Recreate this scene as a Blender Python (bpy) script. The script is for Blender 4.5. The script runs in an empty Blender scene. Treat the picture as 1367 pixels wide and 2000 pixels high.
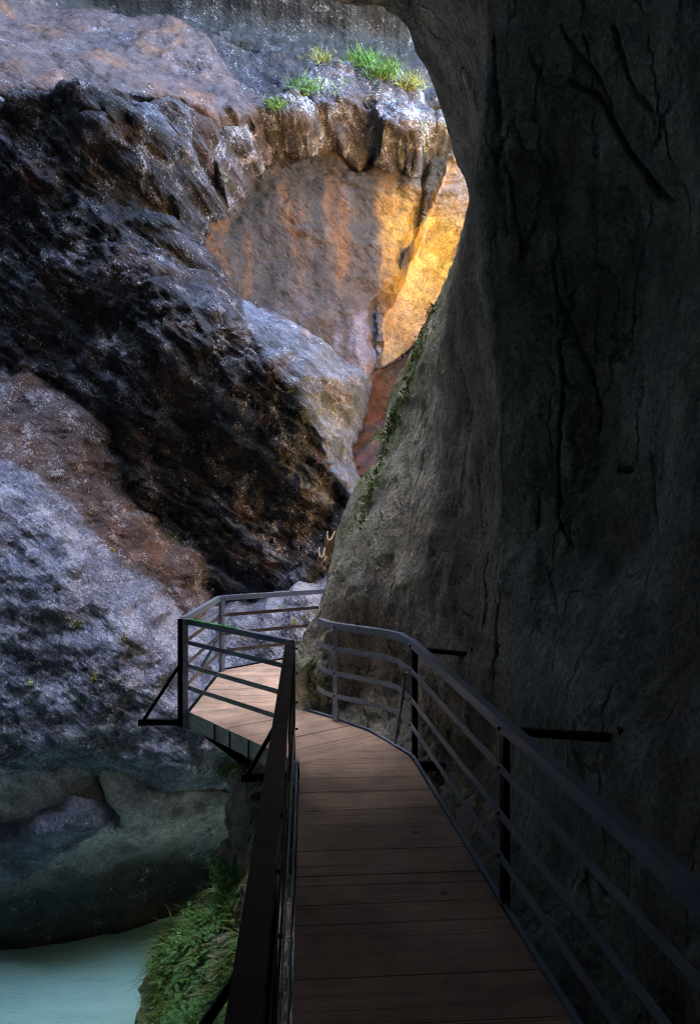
import bpy, bmesh, math, random
import numpy as np
from mathutils import Vector, Matrix
random.seed(7); rng = np.random.default_rng(7)
S = bpy.context.scene
F = 1267.0; CX, CY = 683.5, 1000.0; H = 2.1
QUICK = False

def pt(px, py, D):                       # photo pixel + distance ahead -> world point
    return ((px-CX)/F*D, D, H+(CY-py)/F*D)
def onz(px, py, z):                      # photo pixel on a level plane z -> world point
    D = F*(H-z)/(py-CY); return ((px-CX)/F*D, D, z)

# ------------------------------------------------------------------ numpy noise
_perm = rng.permutation(256).astype(np.int32); _perm = np.concatenate([_perm]*3)
_g = rng.normal(size=(256, 3)).astype(np.float32); _g /= np.linalg.norm(_g, axis=1)[:, None]
def perlin(x, y, z):
    x = np.asarray(x, np.float32); y = np.asarray(y, np.float32)+x*0; z = np.asarray(z, np.float32)+x*0
    xi = np.floor(x).astype(np.int32); yi = np.floor(y).astype(np.int32); zi = np.floor(z).astype(np.int32)
    xf = x-xi; yf = y-yi; zf = z-zi; xi &= 255; yi &= 255; zi &= 255
    u = xf*xf*xf*(xf*(xf*6-15)+10); v = yf*yf*yf*(yf*(yf*6-15)+10); w = zf*zf*zf*(zf*(zf*6-15)+10)
    def gr(a, b, c):
        h = _perm[_perm[_perm[(xi+a)]+yi+b]+zi+c]; g = _g[h]
        return g[..., 0]*(xf-a)+g[..., 1]*(yf-b)+g[..., 2]*(zf-c)
    def lp(a, b, t): return a+t*(b-a)
    r = lp(lp(lp(gr(0,0,0), gr(1,0,0), u), lp(gr(0,1,0), gr(1,1,0), u), v),
           lp(lp(gr(0,0,1), gr(1,0,1), u), lp(gr(0,1,1), gr(1,1,1), u), v), w)
    return r*1.5
def fbm(x, y, z, f, n=3, gain=.5):
    s = 0; a = 1
    for i in range(n):
        s = s+a*perlin(x*f+i*17.3, y*f+i*5.1, z*f-i*9.7); a *= gain; f *= 2.03
    return s
def ridge(x, y, z, f, n=3, gain=.5):
    s = 0; a = 1
    for i in range(n):
        s = s+a*(1-2*np.abs(perlin(x*f+i*11.3, y*f+i*3.1, z*f+i*7.7))); a *= gain; f *= 2.1
    return s
def sstep(a, b, x):
    t = np.clip((x-a)/(b-a), 0, 1); return t*t*(3-2*t)
def mixc(a, b, t):
    t = np.asarray(t)[..., None]; return a*(1-t)+np.asarray(b, np.float32)*t
def segdist(x, z, pts, closed):
    d2 = np.full(x.shape, 1e9, np.float32); n = len(pts); inside = np.zeros(x.shape, bool)
    for i in range(n if closed else n-1):
        ax, az = pts[i]; bx, bz = pts[(i+1) % n]
        ex, ez = bx-ax, bz-az; L = ex*ex+ez*ez+1e-9
        t = np.clip(((x-ax)*ex+(z-az)*ez)/L, 0, 1)
        d2 = np.minimum(d2, (x-ax-t*ex)**2+(z-az-t*ez)**2)
        if closed:
            c = ((az > z) != (bz > z)) & (x < (bx-ax)*(z-az)/((bz-az) if abs(bz-az) > 1e-9 else 1e-9)+ax)
            inside ^= c
    d = np.sqrt(d2)
    return np.where(inside, -d, d) if closed else d
def rbf(P, V):
    P = np.asarray(P, float); V = np.asarray(V, float); n = len(P)
    r = np.linalg.norm(P[:, None]-P[None], axis=2)
    A = np.zeros((n+3, n+3)); A[:n, :n] = r+np.eye(n)*-.05; A[:n, n] = 1; A[:n, n+1:] = P; A[n:, :n] = A[:n, n:].T
    w = np.linalg.solve(A+np.diag([0]*n+[1e-9]*3), np.concatenate([V, [0]*3]))
    def f(x, z):
        s = w[n]+w[n+1]*x+w[n+2]*z
        for i in range(n): s = s+w[i]*np.sqrt((x-P[i, 0])**2+(z-P[i, 1])**2)
        return np.clip(s, V.min()-.5, V.max()+.8).astype(np.float32)
    return f

# ------------------------------------------------------------------ object helpers
def tag(o, label=None, cat=None, group=None, kind=None):
    if label: o['label'] = label
    if cat: o['category'] = cat
    if group: o['group'] = group
    if kind: o['kind'] = kind
    return o
def link(name, me, mat, parent=None, smooth=False):
    o = bpy.data.objects.new(name, me); S.collection.objects.link(o)
    if mat: me.materials.append(mat)
    if parent: o.parent = parent; o.matrix_parent_inverse = Matrix.Translation(-Vector(parent.location))
    if smooth: me.polygons.foreach_set('use_smooth', [True]*len(me.polygons))
    return o
def thing(name, loc, label, cat, group=None):
    o = bpy.data.objects.new(name, None); S.collection.objects.link(o); o.location = loc
    o.empty_display_size = .2
    return tag(o, label, cat, group)
def grid_mesh(name, P, mat, attrs, flip=False):
    ny, nx = P.shape[:2]; me = bpy.data.meshes.new(name)
    me.vertices.add(ny*nx); me.vertices.foreach_set('co', P.reshape(-1).astype(np.float32))
    i = np.arange((ny-1)*(nx-1)); r = i//(nx-1); c = i % (nx-1); a = r*nx+c
    q = np.stack([a, a+1, a+nx+1, a+nx], 1)
    if flip: q = q[:, ::-1]
    me.loops.add(q.size); me.loops.foreach_set('vertex_index', q.reshape(-1).astype(np.int32))
    me.polygons.add(len(q)); me.polygons.foreach_set('loop_start', (np.arange(len(q))*4).astype(np.int32))
    me.polygons.foreach_set('use_smooth', np.ones(len(q), bool))
    for k, v in attrs.items():
        if v.ndim == 3:
            at = me.attributes.new(k, 'FLOAT_COLOR', 'POINT')
            at.data.foreach_set('color', np.concatenate([v, np.ones(v.shape[:2]+(1,))], 2).reshape(-1).astype(np.float32))
        else:
            at = me.attributes.new(k, 'FLOAT', 'POINT'); at.data.foreach_set('value', v.reshape(-1).astype(np.float32))
    me.update(); me.validate()
    return link(name, me, mat)
def normals(P):
    du = np.gradient(P, axis=1); dv = np.gradient(P, axis=0)
    n = np.cross(du, dv); return n/(np.linalg.norm(n, axis=2)[..., None]+1e-9)
def poly_mesh(name, V, Fs, mat, parent=None, smooth=False):
    me = bpy.data.meshes.new(name); me.from_pydata([tuple(v) for v in V], [], Fs); me.update()
    return link(name, me, mat, parent, smooth)

# ------------------------------------------------------------------ materials
def newmat(name):
    m = bpy.data.materials.new(name); m.use_nodes = True; nt = m.node_tree
    return m, nt, nt.nodes['Principled BSDF']
def N(nt, t, **kw):
    n = nt.nodes.new(t)
    for k, v in kw.items():
        if k in n.inputs.keys(): n.inputs[k].default_value = v
        else: setattr(n, k, v)
    return n
def ramp(nt, src, stops):
    r = nt.nodes.new('ShaderNodeValToRGB'); nt.links.new(src, r.inputs[0])
    e = r.color_ramp.elements
    while len(e) < len(stops): e.new(.5)
    for i, (p, c) in enumerate(stops):
        e[i].position = p; e[i].color = (c, c, c, 1) if not hasattr(c, '__len__') else tuple(c)+(1,)
    return r.outputs[0]
def mapped(nt, sc, rot=(0, 0, 0)):
    tc = nt.nodes.new('ShaderNodeTexCoord'); mp = nt.nodes.new('ShaderNodeMapping')
    mp.inputs['Scale'].default_value = sc; mp.inputs['Rotation'].default_value = rot
    nt.links.new(tc.outputs['Object'], mp.inputs[0]); return mp.outputs[0]
def math_(nt, op, a, b=None):
    n = nt.nodes.new('ShaderNodeMath'); n.operation = op
    for i, v in enumerate((a, b)):
        if v is None: continue
        if hasattr(v, 'links'): nt.links.new(v, n.inputs[i])
        else: n.inputs[i].default_value = v
    return n.outputs[0]
def mix_(nt, fac, a, b, mode='MIX'):
    n = nt.nodes.new('ShaderNodeMix'); n.data_type = 'RGBA'; n.blend_type = mode
    for i, v in ((0, fac), (6, a), (7, b)):
        if hasattr(v, 'links'): nt.links.new(v, n.inputs[i])
        elif i == 0: n.inputs[0].default_value = v
        else: n.inputs[i].default_value = tuple(v)+(1,)
    return n.outputs[2]

def rock_mat(name, rough=.6, fine=1.0, spec=.5, rot=0., bump=1.0, stretch=(1, 1, 1), flake=(.62, .6, .66), joints=0.):
    m, nt, b = newmat(name); L = nt.links
    col = N(nt, 'ShaderNodeAttribute', attribute_name='Col').outputs['Color']
    spk = N(nt, 'ShaderNodeAttribute', attribute_name='Spk').outputs['Fac']
    fo = N(nt, 'ShaderNodeAttribute', attribute_name='Fol').outputs['Fac']
    v1 = mapped(nt, (1, 1, 1)); v0 = mapped(nt, (1, 1, 1), (0, rot, 0)); mp2 = N(nt, 'ShaderNodeMapping'); mp2.inputs['Scale'].default_value = stretch
    L.new(v0, mp2.inputs[0]); v2 = mp2.outputs[0]
    def noise(v, sc, det=6, r=.6):
        n = N(nt, 'ShaderNodeTexNoise', Scale=sc, Detail=det, Roughness=r); L.new(v, n.inputs['Vector']); return n.outputs['Fac']
    n1 = noise(v1, 3.1, 8, .68); n2 = noise(v1, 17*fine, 6, .7); n3 = noise(v2, 5*fine, 7, .7); n4 = noise(v1, 60*fine, 3, .6)
    # tonal variation of the stone
    t = math_(nt, 'MULTIPLY', ramp(nt, n1, [(.3, .45), (.7, 1.5)]), ramp(nt, n2, [(.3, .45), (.72, 1.6)]))
    t = math_(nt, 'MULTIPLY', t, ramp(nt, n3, [(.3, .82), (.7, 1.18)]))
    tc = N(nt, 'ShaderNodeCombineColor'); [L.new(t, tc.inputs[i]) for i in range(3)]
    c = mix_(nt, 1., col, tc.outputs[0], 'MULTIPLY')
    # calcite flakes and lichen specks; wet stone sparkle is also painted this way
    sp2 = noise(v1, 2.2*fine, 4, .7); sp = noise(v1, 26*fine, 8, .8)
    f0 = math_(nt, 'ADD', math_(nt, 'MULTIPLY', sp, .5), math_(nt, 'MULTIPLY', sp2, .5))
    f0 = math_(nt, 'ADD', f0, math_(nt, 'MULTIPLY', math_(nt, 'SUBTRACT', spk, .5), .3))
    wv2 = nt.nodes.new('ShaderNodeVectorMath'); wv2.operation = 'MULTIPLY_ADD'
    nc2 = N(nt, 'ShaderNodeTexNoise', Scale=20*fine, Detail=3); L.new(v1, nc2.inputs['Vector'])
    L.new(nc2.outputs['Color'], wv2.inputs[0]); wv2.inputs[1].default_value = (.10/fine,)*3; L.new(v1, wv2.inputs[2])
    fl = None
    for sc_, lo_ in ((30*fine, .30), (13*fine, .24)):
        vv = N(nt, 'ShaderNodeTexVoronoi', Scale=sc_); L.new(wv2.outputs[0], vv.inputs['Vector'])
        sepc = N(nt, 'ShaderNodeSeparateColor'); L.new(vv.outputs['Color'], sepc.inputs[0])
        th = math_(nt, 'MULTIPLY', ramp(nt, sepc.outputs[0], [(.25, 0.), (1., 1.)]), math_(nt, 'MULTIPLY', ramp(nt, f0, [(.45, 0.), (.60, 1.)]), lo_*2.1))
        k_ = ramp(nt, math_(nt, 'SUBTRACT', th, vv.outputs['Distance']), [(.0, 0.), (.05, 1.)])
        fl = k_ if fl is None else math_(nt, 'MAXIMUM', fl, k_)
    f = math_(nt, 'MAXIMUM', fl, math_(nt, 'MULTIPLY', ramp(nt, f0, [(.56, 0.), (.59, 1.)]), .55))
    c = mix_(nt, math_(nt, 'MULTIPLY', f, .85), c, flake)
    jl = None
    if joints:
        wv = nt.nodes.new('ShaderNodeVectorMath'); wv.operation = 'MULTIPLY_ADD'
        nc = N(nt, 'ShaderNodeTexNoise', Scale=1.6, Detail=6, Roughness=.6); L.new(v1, nc.inputs['Vector'])
        L.new(nc.outputs['Color'], wv.inputs[0]); wv.inputs[1].default_value = (.45, .45, .45); L.new(mapped(nt, (1.5, 1.5, .17), (.06, .08, 0)), wv.inputs[2])
        ve = N(nt, 'ShaderNodeTexVoronoi', Scale=1.5); ve.feature = 'DISTANCE_TO_EDGE'; L.new(wv.outputs[0], ve.inputs['Vector'])
        jl = math_(nt, 'MULTIPLY', ramp(nt, ve.outputs['Distance'], [(.0, 1.), (.022, 0.)]), ramp(nt, n1, [(.46, 0.), (.56, 1.)]))
        c = mix_(nt, math_(nt, 'MULTIPLY', jl, .6), c, (.012, .013, .012))
    L.new(c, b.inputs['Base Color'])
    r = ramp(nt, n2, [(.3, rough-.22), (.7, min(1, rough+.2))]); L.new(r, b.inputs['Roughness'])
    b.inputs['Specular IOR Level'].default_value = spec
    vo = N(nt, 'ShaderNodeTexVoronoi', Scale=11*fine); vo.feature = 'F1'; L.new(v2, vo.inputs['Vector'])
    hsum = math_(nt, 'ADD', math_(nt, 'MULTIPLY', n2, .55), math_(nt, 'MULTIPLY', n4, .22))
    hsum = math_(nt, 'ADD', hsum, math_(nt, 'MULTIPLY', n3, .45))
    hsum = math_(nt, 'ADD', hsum, math_(nt, 'MULTIPLY', vo.outputs['Distance'], .35))
    hsum = math_(nt, 'MULTIPLY', hsum, math_(nt, 'ADD', math_(nt, 'MULTIPLY', fo, .9), .1))
    if jl: hsum = math_(nt, 'SUBTRACT', hsum, math_(nt, 'MULTIPLY', jl, .9))
    bp = N(nt, 'ShaderNodeBump', Strength=1.0, Distance=.07*bump); L.new(hsum, bp.inputs['Height']); L.new(bp.outputs[0], b.inputs['Normal'])
    return m

m_far = rock_mat('wet_schist', rough=.5, fine=1.0, spec=.28, rot=math.radians(-38), stretch=(.5, 1, 1.6))
m_near = rock_mat('grey_limestone', rough=.8, fine=2.0, spec=.25, rot=0, stretch=(1.5, 1.5, .7), bump=.45, flake=(.46, .46, .42), joints=1.)
m_lime = m_near

def simple(name, col, rough=.6, metal=0, spec=.5, var=.25, scale=20, bump=.0, sc=(1, 1, 1)):
    m, nt, b = newmat(name); L = nt.links
    v = mapped(nt, sc); n = N(nt, 'ShaderNodeTexNoise', Scale=scale, Detail=6, Roughness=.65); L.new(v, n.inputs['Vector'])
    t = ramp(nt, n.outputs['Fac'], [(.3, 1-var), (.7, 1+var)])
    tc = N(nt, 'ShaderNodeCombineColor'); [L.new(t, tc.inputs[i]) for i in range(3)]
    L.new(mix_(nt, 1., col, tc.outputs[0], 'MULTIPLY'), b.inputs['Base Color'])
    L.new(ramp(nt, n.outputs['Fac'], [(.3, rough-.12), (.7, min(1, rough+.12))]), b.inputs['Roughness'])
    b.inputs['Metallic'].default_value = metal; b.inputs['Specular IOR Level'].default_value = spec
    if bump:
        bp = N(nt, 'ShaderNodeBump', Strength=.6, Distance=bump); L.new(n.outputs['Fac'], bp.inputs['Height']); L.new(bp.outputs[0], b.inputs['Normal'])
    return m, nt, b, v

def steel(name, base, stain, amt):
    m, nt, b, v = simple(name, base, rough=.42, spec=.6, var=.2, scale=9, bump=.0015)
    L = nt.links
    n = N(nt, 'ShaderNodeTexNoise', Scale=26, Detail=7, Roughness=.75); L.new(v, n.inputs['Vector'])
    f = ramp(nt, n.outputs['Fac'], [(.62-amt, 0), (.74-amt, 1)])
    old = b.inputs['Base Color'].links[0].from_socket
    L.new(mix_(nt, math_(nt, 'MULTIPLY', f, .8), old, stain), b.inputs['Base Color'])
    return m
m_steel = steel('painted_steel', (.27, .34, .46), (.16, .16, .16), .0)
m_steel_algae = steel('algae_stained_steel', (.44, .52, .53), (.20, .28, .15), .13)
m_steel_dark = steel('shaded_weathered_steel', (.014, .016, .019), (.03, .025, .02), .02)  # near-black puts the shade on the left railing into the colour
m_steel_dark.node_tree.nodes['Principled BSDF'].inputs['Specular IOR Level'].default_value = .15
m_bolt, *_ = simple('bolt_steel', (.03, .03, .03), rough=.5, metal=.6)
m_algae, *_ = simple('green_algae_film', (.03, .30, .06), rough=.7, scale=60, var=.6)
m_grass, *_ = simple('grass_blade', (.15, .30, .05), rough=.5, var=.45, scale=5)
m_grass_dry, *_ = simple('yellowing_grass', (.30, .32, .08), rough=.55, var=.4, scale=5)
m_leaf, *_ = simple('creeping_leaf', (.14, .36, .10), rough=.55, var=.55, scale=7)
m_moss, *_ = simple('moss_clump', (.16, .22, .04), rough=.9, var=.5, scale=14)
m_moss_y, *_ = simple('yellow_moss_clump', (.42, .40, .06), rough=.9, var=.5, scale=14)
for mm in (m_grass, m_grass_dry, m_leaf):
    b = mm.node_tree.nodes['Principled BSDF']; b.inputs['Subsurface Weight'].default_value = 0
    b.inputs['Transmission Weight'].default_value = 0

def wood_mat():
    m, nt, b = newmat('larch_plank'); L = nt.links
    rnd = N(nt, 'ShaderNodeAttribute', attribute_name='Tone').outputs['Fac']
    uv = N(nt, 'ShaderNodeAttribute', attribute_name='Grain').outputs['Vector']
    n1 = N(nt, 'ShaderNodeTexNoise', Scale=1.0, Detail=8, Roughness=.6); L.new(uv, n1.inputs['Vector'])
    v = mapped(nt, (1, 1, 1)); n2 = N(nt, 'ShaderNodeTexNoise', Scale=1.7, Detail=6, Roughness=.65); L.new(v, n2.inputs['Vector'])
    n3 = N(nt, 'ShaderNodeTexNoise', Scale=9, Detail=4, Roughness=.6); L.new(v, n3.inputs['Vector'])
    c = mix_(nt, ramp(nt, n1.outputs['Fac'], [(.3, 0), (.7, 1)]), (.48, .325, .235), (.64, .46, .345))
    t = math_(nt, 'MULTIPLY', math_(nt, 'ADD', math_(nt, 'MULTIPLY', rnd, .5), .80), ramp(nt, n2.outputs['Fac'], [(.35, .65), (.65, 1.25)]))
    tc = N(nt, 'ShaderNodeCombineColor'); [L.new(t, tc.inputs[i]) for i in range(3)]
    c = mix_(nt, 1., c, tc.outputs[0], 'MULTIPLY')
    vm = N(nt, 'ShaderNodeMapping'); vm.inputs['Scale'].default_value = (.22, 2.2, 1); L.new(uv, vm.inputs[0])
    n4 = N(nt, 'ShaderNodeTexNoise', Scale=.55, Detail=4, Roughness=.5); L.new(vm.outputs[0], n4.inputs['Vector'])
    wet = ramp(nt, n4.outputs['Fac'], [(.60, 0), (.66, 1)])
    c = mix_(nt, math_(nt, 'MULTIPLY', wet, .6), c, (.06, .035, .022))
    kn = N(nt, 'ShaderNodeTexVoronoi', Scale=2.6); L.new(v, kn.inputs['Vector'])
    c = mix_(nt, ramp(nt, kn.outputs['Distance'], [(.035, .75), (.07, 0)]), c, (.05, .03, .02))
    L.new(c, b.inputs['Base Color'])
    L.new(ramp(nt, n3.outputs['Fac'], [(.3, .55), (.7, .85)]), b.inputs['Roughness'])
    b.inputs['Specular IOR Level'].default_value = .35
    bp = N(nt, 'ShaderNodeBump', Strength=.5, Distance=.004); L.new(n1.outputs['Fac'], bp.inputs['Height']); L.new(bp.outputs[0], b.inputs['Normal'])
    return m
m_wood = wood_mat()

def water_mat():
    m, nt, b = newmat('glacial_water'); L = nt.links
    v = mapped(nt, (.35, 1.0, 1), (0, 0, math.radians(-18)))
    n = N(nt, 'ShaderNodeTexNoise', Scale=1.6, Detail=6, Roughness=.6); L.new(v, n.inputs['Vector'])
    L.new(mix_(nt, ramp(nt, n.outputs['Fac'], [(.35, 0), (.65, 1)]), (.24, .46, .42), (.31, .55, .50)), b.inputs['Base Color'])
    b.inputs['Roughness'].default_value = .12; b.inputs['IOR'].default_value = 1.33
    bp = N(nt, 'ShaderNodeBump', Strength=.8, Distance=.16); L.new(n.outputs['Fac'], bp.inputs['Height']); L.new(bp.outputs[0], b.inputs['Normal'])
    return m
m_water = water_mat()

# ------------------------------------------------------------------ the opposite gorge wall (relief over x, z)
ZW = -5.9
st = .06 if QUICK else .03
xs = np.concatenate([np.arange(-13.5, -8.6, .15), np.arange(-8.6, 3.4, st), np.arange(3.4, 7.5, .12)]).astype(np.float32)
zs = np.concatenate([np.arange(ZW-1.2, 14.6, st), np.arange(14.6, 46.5, .3)]).astype(np.float32)  # top rows form an unseen rim, raised to block the sun
X, Z = np.meshgrid(xs, zs)
wx = X+.30*fbm(X, Z, 3.3, .55, 4); wz = Z+.26*fbm(X, Z, 8.9, .55, 4)
al = math.radians(-38); fu = X*math.cos(al)+Z*math.sin(al); fv = -X*math.sin(al)+Z*math.cos(al)
nb = fbm(X, Z, 1.7, .35, 3); nm = fbm(X, Z, 4.1, 1.3, 4); nf = fbm(X, Z, 6.6, 5.0, 3)
fol = ridge(fu*.18, fv*2.0+.25*nm, nb*.8, 1.3, 4, .6)
strk = fbm(X*1.7+.25*nm, Z*.22+nb*.4, 2.2, .9, 4, .55)+.25*nm
n2 = fbm(X, Z, 14.1, .8, 3); n3 = fbm(X, Z, 24.1, 2.4, 3)

st1 = fbm(fu*.16, fv*2.4+.3*n3, 5.5, 1.1, 4, .6)
C = lambda *a: np.array(a, np.float32)
layers = []
# (name, polygon [(px,py,D)], inner control pts, recede slope, edge rounding (amount,width), roughness, foliation, speck, colour fn)
def c_schist():
    c = np.broadcast_to(C(.034, .033, .037), X.shape+(3,)).copy()
    c = mixc(c, (.075, .038, .024), sstep(.05, .5, nm)*.8)
    c = mixc(c, (.11, .12, .155), sstep(.15, .75, st1+n2*.5)*.75)
    c = mixc(c, (.20, .22, .28), sstep(.45, .9, st1+.3*n3)*.6)
    return c
def c_purple():
    c = np.broadcast_to(C(.175, .185, .24), X.shape+(3,)).copy()
    c = mixc(c, (.075, .06, .065), sstep(.15, .6, nm)*.6)
    c = mixc(c, (.24, .26, .34), sstep(.1, .6, n2)*.55)
    return c
def c_blue():
    c = np.broadcast_to(C(.115, .14, .195), X.shape+(3,)).copy()
    c = mixc(c, (.085, .10, .13), sstep(-.15, .35, st1)*.8)
    c = mixc(c, (.24, .27, .35), sstep(.15, .5, -st1+.2*n3)*.45)
    c = mixc(c, (.15, .085, .05), sstep(.3, .6, nm)*.5)
    return c
def c_slab():
    c = np.broadcast_to(C(.125, .088, .082), X.shape+(3,)).copy()
    c = mixc(c, (.19, .09, .045), sstep(.05, .45, nm)*.6)
    c = mixc(c, (.07, .058, .065), sstep(.1, .6, -n2+.2*nf)*.7)
    return c
def c_lip():
    c = np.broadcast_to(C(.085, .072, .085), X.shape+(3,)).copy()
    c = mixc(c, (.10, .075, .06), sstep(.0, .5, nm)*.8)
    c = mixc(c, (.08, .11, .03), sstep(.25, .6, n3)*.5)
    return c
def c_ochre():
    c = np.broadcast_to(C(.075, .042, .024), X.shape+(3,)).copy()
    c = mixc(c, (.06, .045, .032), sstep(-.8, -2.2, X+.5*nb)*.8)
    c = mixc(c, (.045, .03, .02), sstep(.0, .4, strk)*.9)
    c = mixc(c, (.07, .05, .035), sstep(.05, .4, fbm(X*5+.3*nm, Z*.4, 7.7, .9, 3))*.6)
    c = mixc(c, (.16, .065, .018), sstep(.1, .42, -strk+.25*nm)*.7)
    c = mixc(c, (.04, .028, .02), sstep(9.5, 10.7, Z+.5*strk+.4*nm)*.8)
    lo = sstep(7.9, 6.0, Z+.9*nb+.5*strk)*sstep(-2.6, -.8, X+.4*nb)                        # pale calcite veneer lower down
    c = mixc(c, (.18, .17, .21), lo*.6*sstep(-.5, .3, n2-strk))
    c = mixc(c, (.10, .105, .125), sstep(.3, .55, n2-.3*strk)*.35)
    c = mixc(c, (.56, .26, .03), sstep(.5, 1.5, X+.1*(Z-9))*sstep(7.0, 8.4, Z)*sstep(11.0, 9.6, Z)*.8*sstep(-.5, .3, nm-strk*.5))  # glow beside the crease painted as a golden patch
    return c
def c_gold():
    c = np.broadcast_to(C(.60, .27, .04), X.shape+(3,)).copy()  # golden rock, with the bounced glow partly put into its colour
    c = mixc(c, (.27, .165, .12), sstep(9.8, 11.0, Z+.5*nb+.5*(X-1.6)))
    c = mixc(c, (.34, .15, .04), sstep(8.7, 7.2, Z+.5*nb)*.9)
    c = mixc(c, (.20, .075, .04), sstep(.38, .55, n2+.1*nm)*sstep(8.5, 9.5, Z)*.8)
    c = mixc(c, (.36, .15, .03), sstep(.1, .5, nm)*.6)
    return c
def c_red():
    c = np.broadcast_to(C(.06, .020, .011), X.shape+(3,)).copy()
    c = mixc(c, (.015, .006, .005), sstep(-.05, .25, perlin((X*.8+Z)*.5, (Z-X*1.2)*4+1.2*n2, 3.))); return c
def c_scoop():
    c = np.broadcast_to(C(.50, .425, .42), X.shape+(3,)).copy()
    c = mixc(c, (.10, .085, .07), sstep(.1, .6, nm)*.6)
    w = sstep(-3.6, -5.0, Z+.3*nb)                               # wetted, algae-dark band above the river
    return mixc(c, (.05, .05, .045), w)
def c_back():
    c = np.broadcast_to(C(.05, .045, .055), X.shape+(3,)).copy()
    return mixc(c, (.085, .065, .06), sstep(0, .6, nm))

def layer(name, poly, inner, k, rnd, rough, folw, spk, cf): layers.append((name, poly, inner, k, rnd, rough, folw, spk, cf))
layer('alcove', [(360,190,15.6),(880,190,16.6),(880,300,17),(830,420,17.2),(745,590,16.6),(745,720,15.6),(690,760,15.2),(540,690,15.2),(380,560,14.6),(350,400,14.6)],
      [(600,240,16.2),(600,420,15.9),(450,420,15.3),(700,450,16.6),(620,580,15.9),(690,640,15.9),(500,560,15.2)], 6.0, (0,.3), .75, .35, .12, c_ochre)
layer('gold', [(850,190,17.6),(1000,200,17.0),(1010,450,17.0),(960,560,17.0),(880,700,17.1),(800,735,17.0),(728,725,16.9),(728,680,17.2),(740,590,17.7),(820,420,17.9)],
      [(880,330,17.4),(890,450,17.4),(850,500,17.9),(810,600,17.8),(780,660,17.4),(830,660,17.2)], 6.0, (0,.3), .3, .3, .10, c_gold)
layer('red_bowl', [(738,722,15.9),(770,700,16.0),(830,650,16.0),(900,700,15.8),(840,900,15.8),(740,960,15.4),(670,900,15.0),(680,840,15.2)],
      [(780,760,16.3),(755,820,16.6),(720,870,15.9)], 6.0, (0,.3), .3, .1, .0, c_red)
layer('background', [(280,-400,19),(1100,-400,19),(1100,260,17.8),(850,250,17.8),(700,150,17.6),(520,210,16.6),(340,60,17)],
      [(600,80,18),(760,80,18.4)], 1.0, (0,.3), .9, .5, .45, c_back)
layer('slab', [(-400,-60,15.5),(120,-30,17.0),(350,45,16.6),(430,110,15.6),(525,195,14.6),(490,215,14.0),(300,185,12.9),(200,178,12.2),(50,150,11.8),(-400,140,10.8)],
      [(200,100,14.2),(380,130,14.4),(50,90,13.6)], 2.2, (.25,.15), .7, .4, .40, c_slab)
layer('slab_upper', [(-400,-700,19),(400,-700,20),(420,-200,19),(340,20,17.6),(100,-20,17.5),(-400,-50,16)], [], 1.0, (0,.3), .8, .5, .4, c_back)
layer('ledge', [(430,215,14.5),(520,190,14.6),(620,120,15.6),(680,95,15.8),(760,120,15.9),(830,175,16.0),(900,220,16.0),(905,240,16.0),(850,225,15.5),(830,260,15.5),(760,255,15.2),(720,180,15.2),(640,190,14.8),(600,215,14.7),(500,225,14.4),(470,290,14.3),(430,345,13.9),(400,300,13.8)],
      [(600,190,15.0),(780,220,15.3),(470,260,14.2)], 3.0, (.25,.12), 1.0, .7, .60, c_lip)
layer('ledge_face', [(600,225,15.3),(700,200,15.4),(840,235,15.7),(828,285,15.9),(760,265,15.8),(700,285,15.9),(610,250,15.7)],
      [], 3.0, (.12,.12), .9, .8, .5, c_lip)
layer('dark_bulge', [(-400,140,10.9),(50,165,11.8),(200,185,12.1),(330,200,12.7),(400,240,13.4),(410,300,13.7),(395,335,13.7),(345,415,13.4),(365,535,13.2),(540,665,14.0),(650,705,14.6),(712,735,15.0),(688,800,14.6),(652,890,14.2),(692,1000,14.2),(660,1120,13.6),(560,1185,13.3),(390,1195,13.3),(335,1080,13.0),(215,930,12.9),(205,830,12.8),(-60,735,12.8),(-400,700,12.8)],
      [(50,280,12.2),(250,270,12.4),(200,400,12.2),(350,450,12.3),(50,500,12.6),(300,560,11.9),(420,640,12.0),(520,720,12.3),(590,800,12.7),(640,900,13.2),(500,600,13.3),(620,720,13.6),(680,830,14.0),(200,650,12.6),(350,800,12.8),(450,850,12.9),(330,950,13.1),(450,1050,13.4),(560,950,13.2),(600,1060,13.4),(680,1010,14.0)],
      3.2, (.3,.18), 1.25, 1.0, .52, c_schist)
layer('mid_band', [(-400,690,12.9),(-60,725,12.8),(60,755,12.7),(205,835,12.7),(215,940,12.6),(335,1085,12.7),(392,1195,12.4),(380,1215,12.1),(250,1130,11.9),(200,1040,11.9),(60,930,11.7),(-60,890,11.5),(-400,860,11.2)],
      [(100,840,12.3),(150,930,12.2),(260,1050,12.3)], 2.6, (.2,.12), .8, .6, .55, c_slab)
layer('lower_bulge', [(-400,850,11.1),(-60,880,11.3),(60,915,11.6),(180,1010,11.9),(270,1120,12.1),(385,1195,12.6),(520,1230,12.9),(700,1230,12.9),(700,1600,12.6),(450,1565,11.6),(330,1540,11.3),(210,1515,11.0),(60,1500,10.9),(-400,1480,10.4)],
      [(150,1100,11.2),(250,1250,11.0),(150,1350,10.8),(350,1400,11.1),(450,1400,11.4),(50,1200,10.9),(420,1250,11.9)], 3.0, (.35,.2), .85, .45, .66, c_purple)
layer('scoop', [(-400,1470,11.2),(60,1490,11.3),(210,1505,11.3),(450,1555,11.9),(700,1590,12.5),(900,2300,15),(-400,2300,11.8)],
      [(120,1600,11.2),(250,1600,11.3),(250,1700,11.9),(100,1720,11.6),(400,1640,12.2),(350,1740,12.8),(60,1830,11.9)], 1.2, (.0,.2), .35, .35, .42, c_scoop)
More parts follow.
